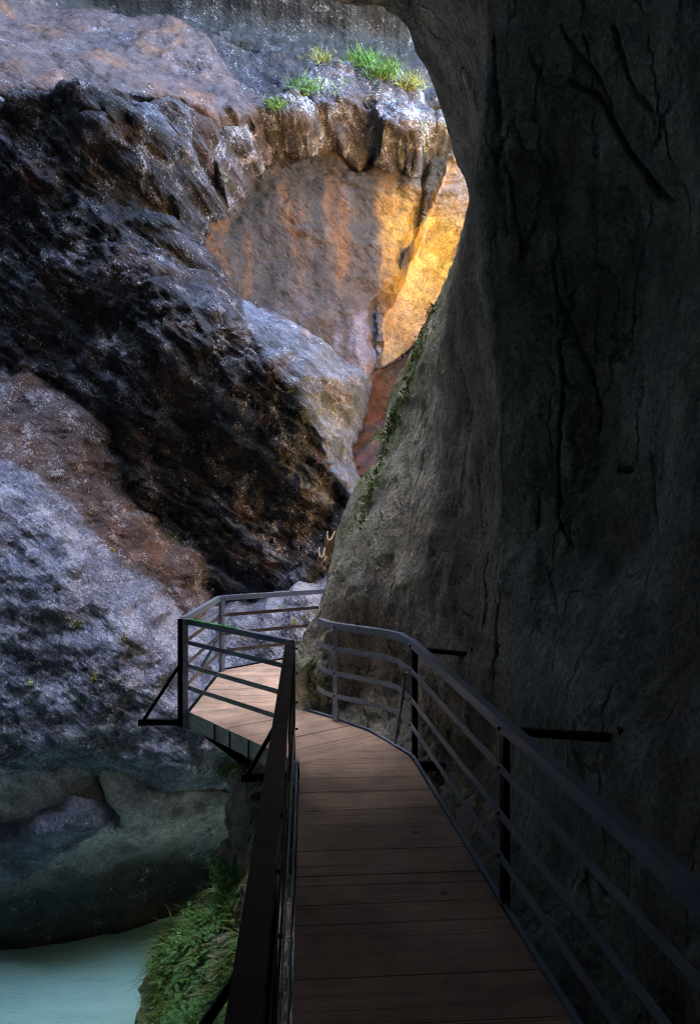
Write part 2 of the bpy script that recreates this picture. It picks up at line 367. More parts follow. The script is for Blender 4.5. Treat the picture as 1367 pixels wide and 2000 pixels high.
layer('outcrop', [(-400,1560,11.0),(60,1640,10.9),(130,1590,10.9),(215,1600,11.0),(120,1680,11.2),(50,1710,11.3),(-400,1800,11.2)],
      [(80,1640,10.8)], 2.0, (.25,.15), .8, .4, .5, c_purple)
layer('foot_rubble', [(430,1215,12.2),(560,1200,12.2),(640,1150,12.2),(760,1150,12.0),(760,1420,11.0),(430,1420,11.2),(400,1290,11.8)],
      [(540,1270,11.7)], 2.0, (.2,.2), 1.1, .3, .74, c_purple)
layer('blue_band', [(470,590,13.2),(560,640,13.55),(712,728,14.5),(686,810,13.9),(655,895,13.7),(690,990,13.7),(690,975,13.55),(640,930,13.05),(605,830,12.7),(540,730,12.35),(480,650,12.6)],
      [(600,720,13.0),(660,800,13.4)], 3.0, (.2,.25), .7, 1.0, .5, c_blue)

D = None
for (name, poly, inner, k, (ra, rw), rough, fw, spk, cf) in layers:
    W = [pt(*p) for p in poly+inner]
    f = rbf([(p[0], p[2]) for p in W], [p[1] for p in W])
    wk = .3 if name in ('alcove', 'gold', 'red_bowl') else 1.
    qx = X+(wx-X)*wk; qz = Z+(wz-Z)*wk
    d = f(qx, qz); pw = [(p[0], p[2]) for p in W[:len(poly)]]
    sd = segdist(qx, qz, pw, True)
    kq = k if k < 2 else (3.6 if name in ('dark_bulge', 'mid_band', 'lower_bulge', 'blue_band') else 6.5)
    d = d+np.where(sd > 0, kq*sd, 0)+ra*np.exp(-np.abs(sd)/rw)
    col = cf(); R_ = np.full(X.shape, rough, np.float32); Fw = np.full(X.shape, fw, np.float32); Sp = np.full(X.shape, spk, np.float32)
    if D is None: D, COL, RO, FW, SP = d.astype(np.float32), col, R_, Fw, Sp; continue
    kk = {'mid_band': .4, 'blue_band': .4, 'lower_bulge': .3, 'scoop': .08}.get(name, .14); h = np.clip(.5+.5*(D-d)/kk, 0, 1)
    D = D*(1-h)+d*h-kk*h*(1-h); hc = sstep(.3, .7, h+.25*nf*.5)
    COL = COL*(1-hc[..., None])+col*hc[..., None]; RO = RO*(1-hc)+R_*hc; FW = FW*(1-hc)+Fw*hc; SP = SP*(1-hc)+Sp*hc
def smin(a, b, kk):
    h = np.clip(.5+.5*(a-b)/kk, 0, 1); return a*(1-h)+b*h-kk*h*(1-h)
# the gorge closes towards the viewer on the left and bends away to the right; unseen parts are shaped to steer light
D = smin(D+.5*np.maximum(0, Z-14.5), np.clip(20.5-(Z-14.8)*1.7, 13.2, 30)+.6*nb, .8)  # unseen upper cliff leaning forward, added to shade the ledges
D = smin(D, 12.5+(X+8.2)*6+.8*nb, 1.0)
rc = 18.0-(X-3.1-.6*np.maximum(0, Z-6))*2.6+.4*nb; rr = sstep(2.6, 3.2, X-.3*np.maximum(0, Z-6))[..., None]  # unseen sunlit wall, placed and leaned to bounce sun into the alcove
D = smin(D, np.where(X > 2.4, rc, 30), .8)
COL = COL*(1-rr)+np.broadcast_to(C(.88, .50, .12), COL.shape)*rr  # unseen wall coloured golden to warm its bounce
up_ = sstep(14.2, 15.2, Z+.5*nb)*sstep(4.4, 3.2, X); COL = mixc(COL, (.06, .058, .06), up_)  # unseen upper cliff darkened to cut warm bounce
# explicit features: pothole, cracks
def feat(px, py, DD, rx, rz, depth):
    x0, _, z0 = pt(px, py, DD)
    return depth*np.exp(-(((X-x0)/rx)**2+((Z-z0)/rz)**2)**2)
D = D+feat(465, 93, 17.5, .45, .17, .9)+feat(700, 245, 15.3, .35, .45, .5)+feat(520, 150, 15.6, .3, .2, .35)
def crack(pts, w, depth):
    P = [pt(*p) for p in pts]
    return depth*np.exp(-(segdist(wx, wz, [(p[0], p[2]) for p in P], False)/w)**2)
D = D+crack([(848,225,16.4),(835,300,16.8),(825,400,17.2),(790,480,17.2),(745,590,16.8),(742,690,16.3)], .09, .35)
D = D-crack([(170,200,12.3),(250,310,12.4),(330,345,12.5)], .22, .35)-crack([(250,250,12.4),(350,360,12.5)], .2, .3)
D = D-crack([(50,200,12),(170,215,12.2),(290,250,12.4)], .12, .25)-crack([(380,330,12.9),(400,390,12.9),(250,440,12.4)], .25, .25)
D = D-crack([(700,980,14),(620,1080,13.5),(560,1150,13.3)], .15, .3)
D = D+crack([(180,1520,11.3),(190,1570,11.3),(220,1600,11.3)], .12, .3)
# relief
disp = .16*nb+RO*(.17*n2+.085*nm+.042*nf+.014*fbm(X, Z, 2.2, 13, 2))+RO*FW*.055*(fol-.5)+(1-FW)*RO*.03*ridge(X, Z, 3.1, 1.9, 3)
blk = np.round((fv+.25*n2)*1.6+.6*nm)/1.6
disp = disp+RO*FW*.05*np.clip((fv-blk)*1.6, -.5, .5)
lm_ = sstep(9.9, 10.6, Z)*sstep(-4.2, -3.2, X)*sstep(13.5, 12.6, Z)
disp = disp+lm_*.07*(ridge(X*.35+.2*nm, 3.3, Z*2.4+.35*n2+.25*X, 1.3, 3, .6)-.4)
P = np.stack([X, D, Z], 2).astype(np.float32); n = normals(P); n *= np.sign(-n[..., 1:2]+1e-6)
P = P+n*disp[..., None]
# moss in damp seams
mo = sstep(.42, .62, fbm(X, Z, 31., .9, 4))*sstep(9, 3, Z)*.55
COL = mixc(COL, (.09, .10, .03), mo*sstep(.1, .5, n3))
LW = P
wall_far = grid_mesh('gorge_wall', P, m_far, {'Col': COL, 'Spk': SP, 'Fol': np.clip(RO, 0, 1.3)}, flip=False)
tag(wall_far, 'streaked dark and ochre rock wall rising opposite the walkway', kind='structure')

# ------------------------------------------------------------------ the near wall with its overhang (lofted control net)
near_rows = [
 # far hidden ... silhouette ... crease ... beside camera ... behind
 [(2.5,11.5,-8),(.6,9.0,-8),(-2.4,6.6,-8),(-2.3,5.6,-8),(-2.2,4.6,-8),(-1.9,3.4,-8),(-1.6,2.2,-8),(-1.5,0,-8),(-1.6,-4,-8),(-4,-7,-8),(-9,-7,-8),(-13.3,-5,-8)],
 [(2.5,11.5,-3),(.6,9.0,-3.2),(-1.85,6.5,-3),(-1.75,5.6,-3),(-1.7,4.6,-3),(-1.4,3.4,-3),(-1.1,2.2,-3),(-1.0,0,-3),(-1.2,-4,-3),(-4,-7,-3),(-9,-7,-3),(-13.3,-5,-3)],
 [(2.5,11.5,-2.1),(.6,9.0,-2.3),(-1.68,6.75,-2.15),(-1.5,5.9,-2.2),(-1.35,4.8,-2.3),(-1.1,3.5,-2.3),(-.8,2.2,-2.3),(-.7,0,-2.3),(-.9,-4,-2.3),(-4,-7,-2),(-9,-7,-2),(-13.3,-5,-2)],
 [(2.5,11.5,-1.8),(.6,9.0,-1.9),(-1.36,7.15,-1.85),(-1.05,6.45,-1.8),(-.8,5.3,-1.75),(-.5,3.8,-1.7),(-.2,2.3,-1.7),(-.1,0,-1.7),(-.3,-4,-1.7),(-4,-7,-1.5),(-9,-7,-1.5),(-13.3,-5,-1.5)],
 [(2.5,11.5,-.7),(.8,9.0,-.7),(-1.27,7.15,-.7),(-.85,6.4,-.7),(.1,5.4,-.7),(.6,3.8,-.7),(.9,2.3,-.7),(1.1,0,-.7),(1.0,-4,-.7),(-4,-7,0),(-9,-7,0),(-13.3,-5,0)],
 [(2.8,11.5,-.12),(1.3,8.6,-.12),(-.62,7.05,-.1),(.02,6.75,-.1),(.92,5.15,-.1),(1.15,3.7,-.1),(1.35,2.3,-.1),(1.65,0,-.1),(1.4,-4,0),(-4,-7,1),(-9,-7,1),(-13.3,-5,1)],
 [(2.9,11.5,.9),(1.5,8.9,.9),(-.44,7.15,.8),(.25,6.55,.9),(1.03,4.9,.9),(1.30,3.65,.9),(1.6,2.3,.9),(1.75,0,.9),(1.5,-4,1),(-4,-7,2),(-9,-7,2),(-13.3,-5,2)],
 [(2.9,11.5,2.1),(1.7,9.3,2.1),(.09,7.5,2.1),(.60,6.4,2.1),(1.10,4.9,2.1),(1.75,4.1,2.1),(2.0,2.5,2.1),(2.1,0,2.1),(1.8,-4,2.1),(-4,-7,3),(-9,-7,3),(-13.3,-5,3)],
 [(3.2,12,3.9),(2.2,9.8,3.9),(.80,8.0,3.9),(1.02,6.6,3.9),(1.12,5.0,3.9),(1.95,4.25,3.9),(2.3,2.6,3.9),(2.2,0,3.9),(1.8,-4,3.9),(-4,-7,4.5),(-9,-7,4.5),(-13.3,-5,4.5)],
 [(3.4,12,5.6),(2.6,9.9,5.6),(1.52,8.0,5.6),(1.36,6.6,5.6),(1.15,5.1,5.6),(1.85,4.1,5.5),(2.0,2.6,5.3),(1.9,0,5.3),(1.5,-4,5.3),(-4,-7,6),(-9,-7,6),(-13.3,-5,6)],
 [(3.4,12,9),(2.2,9.5,7.8),(1.14,7.3,6.6),(1.02,6.1,6.4),(.95,5.0,6.3),(1.3,3.9,6.2),(1.4,2.5,6.2),(1.3,0,6.2),(1.0,-4,6.2),(-4,-6.5,7.5),(-9,-6.5,7.5),(-13.3,-4.5,7.5)],
 [(3.2,10.6,13),(1.8,8.6,9.8),(.73,6.8,6.95),(.5,5.8,6.75),(.4,4.7,6.75),(.6,3.7,6.8),(.7,2.5,6.8),(.6,0,6.8),(.3,-4,6.8),(-4,-5.5,8.2),(-9,-5.5,8.5),(-13.3,-4,9)],
 [(2.2,7.5,17),(1.1,7.1,11),(.42,6.5,7.15),(.1,5.6,6.95),(0,4.5,7),(0,3.6,7.2),(0,2.5,7.2),(0,0,7.2),(0,-3.5,7.2),(-4,-4.5,8.6),(-9,-4.5,9),(-13.3,-3.5,10)],
 [(-1,4.9,19),(-1,5.0,12),(-1.2,5.4,7.1),(-1.4,4.7,6.8),(-1.4,4.3,7.8),(-1.4,3.5,7.8),(-1.4,2.4,7.8),(-1.4,0,7.8),(-1.4,-2.5,7.8),(-4,-3.5,8.8),(-9,-3.5,9.4),(-13.3,-3,10.5)],  # unseen roof, its edge shaped to limit skylight on the deck
 [(-4.2,5.0,20),(-4.2,5.2,13),(-4.0,5.4,7.6),(-4.0,5.0,7.4),(-4.0,4.6,8.3),(-4.0,3.4,8.2),(-3.8,2,8),(-3.6,.5,8),(-3.6,-1.0,8),(-3.8,-1.4,8),(-4.2,-1.8,8),(-4.4,-2,8)],
 [(-8.5,6.2,19),(-7.2,6.2,12),(-5.8,6.4,6.5),(-5.4,5.4,6.2),(-5.2,4.4,6),(-5.0,3.4,6),(-4.9,2.4,6),(-4.8,1.4,6),(-4.8,.4,6),(-4.8,-.6,6),(-4.8,-1.2,6),(-4.8,-1.6,6)],  # unseen left curtain from here down, added to keep light off the near deck
 [(-9.5,8,12),(-8.0,7.0,6),(-6.2,6.0,2),(-5.6,5.2,2),(-5.3,4.4,2),(-5.1,3.4,2),(-5.0,2.4,2),(-5,1.2,2),(-5,0,2),(-5,-1.2,2),(-5,-2.6,2),(-5,-4.5,2)],
 [(-10,8,-8),(-8.0,6.6,-8),(-6.4,5.8,-8),(-5.6,5.0,-8),(-5.3,4.2,-8),(-5.1,3.2,-8),(-5.0,2.2,-8),(-5,1,-8),(-5,-.5,-8),(-5,-2,-8),(-5,-4,-8),(-5,-8,-8)],
]
NR = np.array(near_rows, np.float32)
NR = np.concatenate([NR[:, :4], NR[:, 4:5]*.86+NR[:, 3:4]*.14, NR[:, 4:5], NR[:, 4:5]*.86+NR[:, 5:6]*.14, NR[:, 5:]], 1)   # tight arete
def catmull(A, ts, axis=0):
    A = np.moveaxis(A, axis, 0); n = len(A); i = np.clip(np.floor(ts).astype(int), 0, n-2); t = (ts-i).astype(np.float32)
    g = lambda k: A[np.clip(k, 0, n-1)]
    p0, p1, p2, p3 = g(i-1), g(i), g(i+1), g(i+2); t = t.reshape((-1,)+(1,)*(A.ndim-1))
    a = .40
    m1 = a*(p2-p0); m2 = a*(p3-p1)
    r = (2*t**3-3*t**2+1)*p1+(t**3-2*t**2+t)*m1+(-2*t**3+3*t**2)*p2+(t**3-t**2)*m2
    return np.moveaxis(r, 0, axis)
def params(seg, dens):
    o = []
    for i, L in enumerate(seg): k = max(2, int(L*dens[i])); o += list(i+np.arange(k)/k)
    return np.array(o+[len(seg)-1e-4])
q = 25 if QUICK else 52
rowlen = [5, 1, .5, 1.3, .9, 1.1, 1.3, 1.9, 1.8, 1.4, 1.0, 1.0, 3, 3, 4, 5, 9]
rowd = [6, q, q, q, q, q, q, q, q, q, q, q, 6, 4, 3, 2, 1]
collen = [3, 2.6, 1.4, 1.35, .25, .2, 1.2, 1.6, 2.3, 4, 6, 5, 5]
cold = [6, 22, q*1.25, q*1.25, q*1.25, q*1.25, q*1.25, q*1.1, q*.7, 4, 2, 1, 1]
A = catmull(NR, params(rowlen, rowd), 0); A = catmull(A, params(collen, cold), 1)
P = A.astype(np.float32); n = normals(P)
ci, cj = P.shape[0]//2, P.shape[1]//2
px = CX+F*P[..., 0]/np.maximum(P[..., 1], .3); py = CY-F*(P[..., 2]-H)/np.maximum(P[..., 1], .3)
if (n[ci, cj]*P[ci, cj]).sum() > 0: n = -n
x, y, z = P[..., 0], P[..., 1], P[..., 2]
v1 = fbm(x, y, z, .45, 3); v2 = fbm(x, y, z*.45, 1.3, 4); v3 = fbm(x, y, z, 4.5, 3); v4 = fbm(x, y, z, 15, 2)
ver = ridge(x+.12*v3, y, z*.22, 2.2, 3, .55)
under = sstep(.4, -.4, z); roughw = .5+.9*under+.6*sstep(1.4, .3, z)*sstep(5.2, 6.4, y)
disp = .16*v1+.085*v2*roughw*1.2+.030*v3*roughw+.011*v4*roughw+.022*(ver-.4)
# scalloped hollows and long cracks; (photo points turned into distances on the wall itself)
def wall_crack(pts, w, depth):
    d = segdist(px+6*v3+9*v2+3*v4, py+6*v4, pts, False)*np.maximum(y, .3)/F
    return depth*.8*np.exp(-(d/(w*.42))**2)
front = (y > .8)
ck = 0
for pts, w, dep in [
  ([(975,70),(990,180),(1000,300),(1020,420),(1030,520)], .018, .05),
  ([(935,150),(950,230),(985,330),(1003,400),(1010,470)], .014, .05),
  ([(1050,95),(1075,165),(1085,210)], .016, .05), ([(1120,50),(1150,120),(1210,215),(1260,320),(1310,390)], .02, .07),
  ([(1120,160),(1180,195),(1240,280),(1290,380)], .03, .08), ([(1210,55),(1240,130),(1300,220)], .022, .07),
  ([(1060,345),(1085,400),(1140,430)], .01, .03), ([(1085,500),(1100,600),(1130,680),(1165,780),(1160,840)], .014, .05),
  ([(1090,660),(1100,760),(1090,880),(1085,1010),(1105,1060)], .02, .06), ([(1105,520),(1120,600)], .012, .04),
  ([(1235,580),(1240,660),(1260,720)], .012, .04), ([(1050,960),(1045,1030)], .02, .06), ([(1270,890),(1275,980),(1290,1080)], .016, .05),
  ([(1060,1100),(1075,1180),(1070,1240)], .012, .045), ([(905,700),(900,790),(895,860)], .010, .03), ([(835,1050),(830,1180)], .010, .03),
  ([(940,1080),(930,1180),(920,1250)], .012, .04), ([(770,930),(775,1000)], .008, .025), ([(880,960),(885,1010)], .012, .04),
  ([(860,560),(850,620)], .012, .04), ([(1140,1420),(1150,1560)], .014, .04), ([(960,1180),(950,1330)], .012, .04)]:
    ck = ck+wall_crack(pts, w, dep)
ck = np.minimum(ck, .09)*front
hol = .10*np.exp(-(((px-1215)/14)**2+((py-915)/10)**2)**1.5)*front+.12*np.exp(-(((px-707)/10)**2+((py-1000)/14)**2))*0
ck = ck*1.0
disp = disp-ck-hol
# bank: keep silhouette pieces of bank lively
P = (P+n*disp[..., None]).astype(np.float32)
x, y, z = P[..., 0], P[..., 1], P[..., 2]
c = np.broadcast_to(C(.36, .42, .385), x.shape+(3,)).copy()
left = sstep(975, 955, px+4*v3)*sstep(3.8, 4.6, y)                  # the browner facet left of the arete; its light is partly put into the colour
c = mixc(c, (.48, .45, .37), left*sstep(8.5, 6.8, z*.6+y*.5+.2*v2)*.9)
c = mixc(c, (.45, .45, .42), sstep(.15, .7, v2)*.35*left)
c = mixc(c, (.17, .165, .145), sstep(.1, .6, -v2)*.6)
c = mixc(c, (.20, .23, .22), sstep(.1, .7, fbm(x*2, y*2, z*.2, 1., 3))*.35)
c = mixc(c, (.46, .43, .40), sstep(-.15, -.45, z)*sstep(5.4, 6., y)*.9)  # pier painted paler in place of light missing under the deck
sil = np.exp(-np.maximum(0, px-np.interp(py, [240,330,430,590,720,870,1000,1110,1250,1380], [900,910,920,850,810,740,695,650,590,560]))/38.)
ms = sil*sstep(450, 650, py)*sstep(1250, 900, py)*sstep(-.35, .25, v3+v2*.5)
ms = np.maximum(ms, sstep(1.3, .3, z)*sstep(-.1, .4, v2+.5*v3)*sstep(4.8, 5.6, y)*.75)
ms = np.maximum(ms, under*sstep(-.1, .4, v2+.4*v3)*sstep(3.5, 5, y)*.6)
c = mixc(c, (.17, .23, .06), np.clip(ms, 0, 1)*.85)
wh = np.exp(-(((px-735)/4.0)**2+((py-990)/14)**2))+np.exp(-(((px-737)/4.0)**2+((py-1065)/9)**2))+.8*np.exp(-(((px-712)/9.)**2+((py-1100)/45)**2))*sstep(0, .4, v4+v3)
c = mixc(c, (.62, .62, .60), np.clip(wh, 0, 1)*.9*front)
c = mixc(c, (.02, .02, .02), np.clip(ck/.09, 0, 1)*.5)
c = mixc(c, (.05, .05, .05), np.maximum(sstep(7.2, 8.0, z), sstep(1.2, .2, y))*.9)  # unseen roof and rear darkened to cut bounced light
sp = .34+.10*left+.2*under+.14*sstep(1.6, .4, z)*sstep(5, 6.5, y)
NW = P; NPX, NPY = CX+F*P[..., 0]/np.maximum(P[..., 1], .3), CY-F*(P[..., 2]-H)/np.maximum(P[..., 1], .3)
NN = n
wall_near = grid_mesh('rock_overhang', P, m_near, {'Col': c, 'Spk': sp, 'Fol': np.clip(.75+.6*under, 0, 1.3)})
tag(wall_near, 'dark grey cracked rock wall leaning over the walkway', kind='structure')

# ------------------------------------------------------------------ water
w = poly_mesh('river_water', [(-16, -9, ZW), (9, -9, ZW), (9, 22, ZW), (-16, 22, ZW)], [(0, 1, 2, 3)], m_water)
tag(w, 'milky teal glacial river at the foot of the gorge', kind='structure')

# ------------------------------------------------------------------ steelwork
class MB:
    def __init__(s): s.v = []; s.f = []
    def box(s, a, b, w, h, up=(0, 0, 1), off=(0, 0)):
        a = Vector(a); b = Vector(b); d = (b-a).normalized(); u = Vector(up)
        sd = d.cross(u)
        if sd.length < 1e-4: sd = Vector((1, 0, 0))
        sd.normalize(); u2 = sd.cross(d).normalized()
        a = a+sd*off[0]+u2*off[1]; b = b+sd*off[0]+u2*off[1]; n0 = len(s.v)
        for p in (a, b):
            for i, j in ((-1, -1), (1, -1), (1, 1), (-1, 1)): s.v.append(p+sd*(w/2*i)+u2*(h/2*j))
        s.f += [tuple(n0+k for k in q) for q in ((0, 1, 2, 3), (7, 6, 5, 4), (0, 4, 5, 1), (1, 5, 6, 2), (2, 6, 7, 3), (3, 7, 4, 0))]
        return s
    def sweep(s, path, prof):                # prof in (side, z); mitred horizontal path
        P = [Vector(p) for p in path]; n0 = len(s.v); m = len(prof)
        for i, p in enumerate(P):
            d0 = (P[i]-P[i-1]) if i else (P[1]-P[0]); d1 = (P[i+1]-P[i]) if i < len(P)-1 else d0
            d0 = Vector((d0.x, d0.y, 0)).normalized(); d1 = Vector((d1.x, d1.y, 0)).normalized(); t = (d0+d1).normalized()
            sd = Vector((t.y, -t.x, 0)); k = 1/max(.5, t.dot(d1))
            for a, b in prof: s.v.append(p+sd*(a*k)+Vector((0, 0, b)))
        for i in range(len(P)-1):
            for j in range(m):
                a = n0+i*m+j; b = n0+i*m+(j+1) % m; s.f.append((a, b, b+m, a+m))
        s.f.append(tuple(n0+j for j in reversed(range(m)))); s.f.append(tuple(n0+(len(P)-1)*m+j for j in range(m)))
        return s
    def cyl(s, a, b, r, n=10):
        a = Vector(a); b = Vector(b); d = (b-a).normalized(); u = d.orthogonal().normalized(); w = d.cross(u); n0 = len(s.v)
        for p in (a, b):
            for k in range(n): t = 2*math.pi*k/n; s.v.append(p+u*(r*math.cos(t))+w*(r*math.sin(t)))
        for k in range(n): s.f.append((n0+k, n0+(k+1) % n, n0+n+(k+1) % n, n0+n+k))
        s.f.append(tuple(n0+k for k in reversed(range(n)))); s.f.append(tuple(n0+n+k for k in range(n)))
        return s
    def build(s, name, mat, parent=None, bevel=0):
        me = bpy.data.meshes.new(name); me.from_pydata([tuple(v) for v in s.v], [], s.f)
        bm = bmesh.new(); bm.from_mesh(me); bmesh.ops.recalc_face_normals(bm, faces=bm.faces)
        if bevel: bmesh.ops.bevel(bm, geom=[e for e in bm.edges if e.calc_face_angle(0) > .5], offset=bevel, segments=1, affect='EDGES')
        bm.to_mesh(me); bm.free(); me.update()
        return link(name, me, mat, parent)

ZT = .99; ZR = (.735, .49, .265)
def angle_post(x, y, out, z0=-.16, z1=ZT-.012, s=.055, t=.007):
    """L-angle post; out = unit vector pointing off the deck; web along the rail, leg pointing outward"""
    o = Vector((out[0], out[1], 0)).normalized(); a = Vector((-o.y, o.x, 0)); m = MB(); n0 = 0
    prof = [(-s/2, 0), (s/2, 0), (s/2, s), (s/2-t, s), (s/2-t, t), (-s/2, t)]
    b = Vector((x, y, 0))
    for zz in (z0, z1):
        for u, v in prof: m.v.append(b+a*u+o*v+Vector((0, 0, zz)))
    k = len(prof)
    for j in range(k): m.f.append((j, (j+1) % k, k+(j+1) % k, k+j))
    m.f.append(tuple(reversed(range(k)))); m.f.append(tuple(range(k, 2*k)))
    return m
def top_profile(sgn, leg=.066, fl=.055, t=.007):
    # vertical leg on the walkway side, top flange pointing off the deck (sgn = side of 'off the deck' in sweep space)
    return [(0, 0), (sgn*fl, 0), (sgn*fl, -t), (sgn*t, -t), (sgn*t, -leg), (0, -leg)]
def shift(path, sgn, d):
    m = MB(); m.sweep(path, [(sgn*d, 0), (sgn*d+.001, 0), (sgn*d, .001)]); return [m.v[i*3] for i in range(len(path))]
def railing(root, path, sgn, posts, top_mat, bar_mats, post_mats, prof={}):
    P3 = [(x, y, ZT) for x, y in path]
    MB().sweep(P3, top_profile(sgn, **prof)).build('handrail', top_mat, root)
    for zr, bm_ in zip(ZR, bar_mats):
        MB().sweep([(x, y, zr+.022) for x, y in path], [(-.004*sgn, 0), (.003*sgn, 0), (.003*sgn, -.045), (-.004*sgn, -.045)]).build('rail_bar', bm_, root)
    for (x, y, out), pm in zip(posts, post_mats):
        o = Vector((out[0], out[1], 0)).normalized()
        p = angle_post(x+o.x*.008, y+o.y*.008, out).build('post', pm, root)
        for zr in ZR+(.945,):
            a = Vector((x, y, zr)); MB().cyl(a-o*.016, a+o*.012, .009, 8).build('bolt', m_bolt, p)
def brace(root, x, y, out, reach=.46, z_top=.50, mat=None, down=-.12):
    o = Vector((out[0], out[1], 0)).normalized(); b = Vector((x, y, 0)); mat = mat or m_steel_dark
    MB().box(b+o*-.10+Vector((0, 0, down)), b+o*reach+Vector((0, 0, down)), .05, .06).build('outrigger', mat, root)
    MB().box(b+o*.055+Vector((0, 0, z_top)), b+o*(reach-.04)+Vector((0, 0, down)), .035, .035).build('brace', mat, root)

# ---- walkway deck
DK = .0
near = [(-.42, 5.42), (.02, -1.2), (1.46, -1.2), (.81, 3.40), (.52, 5.55), (.335, 5.92)]
mid = [(-.42, 5.42), (.335, 5.92), (.18, 6.19), (-.17, 6.57), (-.55, 6.91), (-.72, 7.10), (-1.68, 6.80)]
far = [(-1.68, 6.80), (-.72, 7.10), (.25, 8.05), (1.30, 9.5), (.75, 10.75), (-.89, 9.29), (-1.69, 8.60)]
def clip(poly, p, nrm, keep_pos):
    out = []; f = lambda q: ((q[0]-p[0])*nrm[0]+(q[1]-p[1])*nrm[1])*(1 if keep_pos else -1)
    for i in range(len(poly)):
        a, b = poly[i], poly[(i+1) % len(poly)]; fa, fb = f(a), f(b)
        if fa >= 0: out.append(a)
        if fa*fb < 0: t = fa/(fa-fb); out.append((a[0]+t*(b[0]-a[0]), a[1]+t*(b[1]-a[1])))
    return out
walk = thing('walkway', (-.2, 5.5, 0), 'wooden plank walkway on steel beams curving left along the rock wall', 'walkway')
planks = []
for poly, ang, org, wd in ((near, 3.5, (0, 5.4), .275), (mid, 33, (-.42, 5.42), .285), (far, 6, (-1.68, 6.80), .28)):
    a = math.radians(ang); d = (math.cos(a), math.sin(a)); nr = (-d[1], d[0])
    for k in range(-30, 30):
        s0 = k*wd+.003; s1 = (k+1)*wd-.003
        p0 = (org[0]+nr[0]*s0, org[1]+nr[1]*s0); p1 = (org[0]+nr[0]*s1, org[1]+nr[1]*s1)
        c_ = clip(clip(poly, p0, nr, True), p1, nr, False) if len(poly) > 2 else []
        if len(c_) > 2:
            ar = .5*abs(sum(c_[i][0]*c_[(i+1) % len(c_)][1]-c_[(i+1) % len(c_)][0]*c_[i][1] for i in range(len(c_))))
            if ar > .004: planks.append((c_, d, nr, k, 0. if poly is near else ((.6 if poly is mid else 1.25))))  # mid and far boards painted paler to stand in for light on the platform
for c_, d, nr, k, lit_tone in planks:
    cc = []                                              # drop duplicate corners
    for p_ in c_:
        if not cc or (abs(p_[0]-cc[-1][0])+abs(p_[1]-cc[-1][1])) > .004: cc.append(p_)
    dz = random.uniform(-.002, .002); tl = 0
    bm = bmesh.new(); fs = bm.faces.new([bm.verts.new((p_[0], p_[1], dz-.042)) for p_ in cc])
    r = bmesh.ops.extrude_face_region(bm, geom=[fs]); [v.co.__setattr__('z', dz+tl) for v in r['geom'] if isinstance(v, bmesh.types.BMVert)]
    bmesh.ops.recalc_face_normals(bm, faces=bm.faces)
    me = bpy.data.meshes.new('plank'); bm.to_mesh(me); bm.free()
    at = me.attributes.new('Tone', 'FLOAT', 'POINT'); tv = random.random()*.5+.2+(.0 if k > 900 else lit_tone); at.data.foreach_set('value', [tv]*len(me.vertices))
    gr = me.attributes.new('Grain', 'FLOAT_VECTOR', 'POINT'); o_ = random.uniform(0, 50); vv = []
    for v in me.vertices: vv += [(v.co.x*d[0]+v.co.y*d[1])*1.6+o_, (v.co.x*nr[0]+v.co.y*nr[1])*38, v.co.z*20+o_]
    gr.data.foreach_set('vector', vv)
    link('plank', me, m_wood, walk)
# kerb angle along the edges + fascia channel
inner = [(1.485, -1.2), (.835, 3.40), (.545, 5.56), (.20, 6.21), (-.15, 6.59), (-.53, 6.93), (-.70, 7.12), (.27, 8.03)]
MB().sweep([(x, y, .018) for x, y in inner], [(-.022, 0), (.006, 0), (.006, -.10), (0, -.10), (0, -.006), (-.022, -.006)]).build('edge_angle', m_steel, walk)
outn = [(.0, -1.2), (-.435, 5.42)]
outm = [(-.44, 5.415), (-1.70, 6.79)]
outf = [(-1.70, 6.80), (-1.71, 8.60), (-.90, 9.31), (.74, 10.77)]
for pth, mt in ((outn, m_steel), (outm, m_steel_algae), (outf, m_steel_dark)):
    MB().sweep([(x, y, .016) for x, y in pth], [(0, 0), (-.008, 0), (-.008, -.165), (0, -.165)]).build('fascia', mt, walk)
# seam clips on the outer fascia
for t in (.30, .45, .62):
    a = Vector((-.44, 5.415)).lerp(Vector((-1.70, 6.79)), 1-t); b_ = MB(); o = Vector((-.74, -.67))
    b_.box((a.x+o.x*.012, a.y+o.y*.012, .012), (a.x+o.x*.012, a.y+o.y*.012, -.148), .012, .012).build('seam_strip', m_bolt, walk)
# joists
for yy in (-.4, .9, 2.2, 3.4, 4.6): MB().box((-.02-yy*.07, yy, -.10), (1.22-yy*.135, yy, -.10), .06, .10).build('joist', m_steel_dark, walk)
for a_, b_ in (((-1.66, 6.80), (-.75, 7.08)), ((-.42, 5.45), (.28, 5.87)), ((-1.65, 8.5), (.3, 8.4))): MB().box(a_+(-.10,), b_+(-.10,), .06, .11).build('joist', m_steel_dark, walk)
MB().box(pt(388, 1418, 6.75), pt(505, 1508, 6.9), .075, .085).build('support_strut', m_steel_dark, walk)

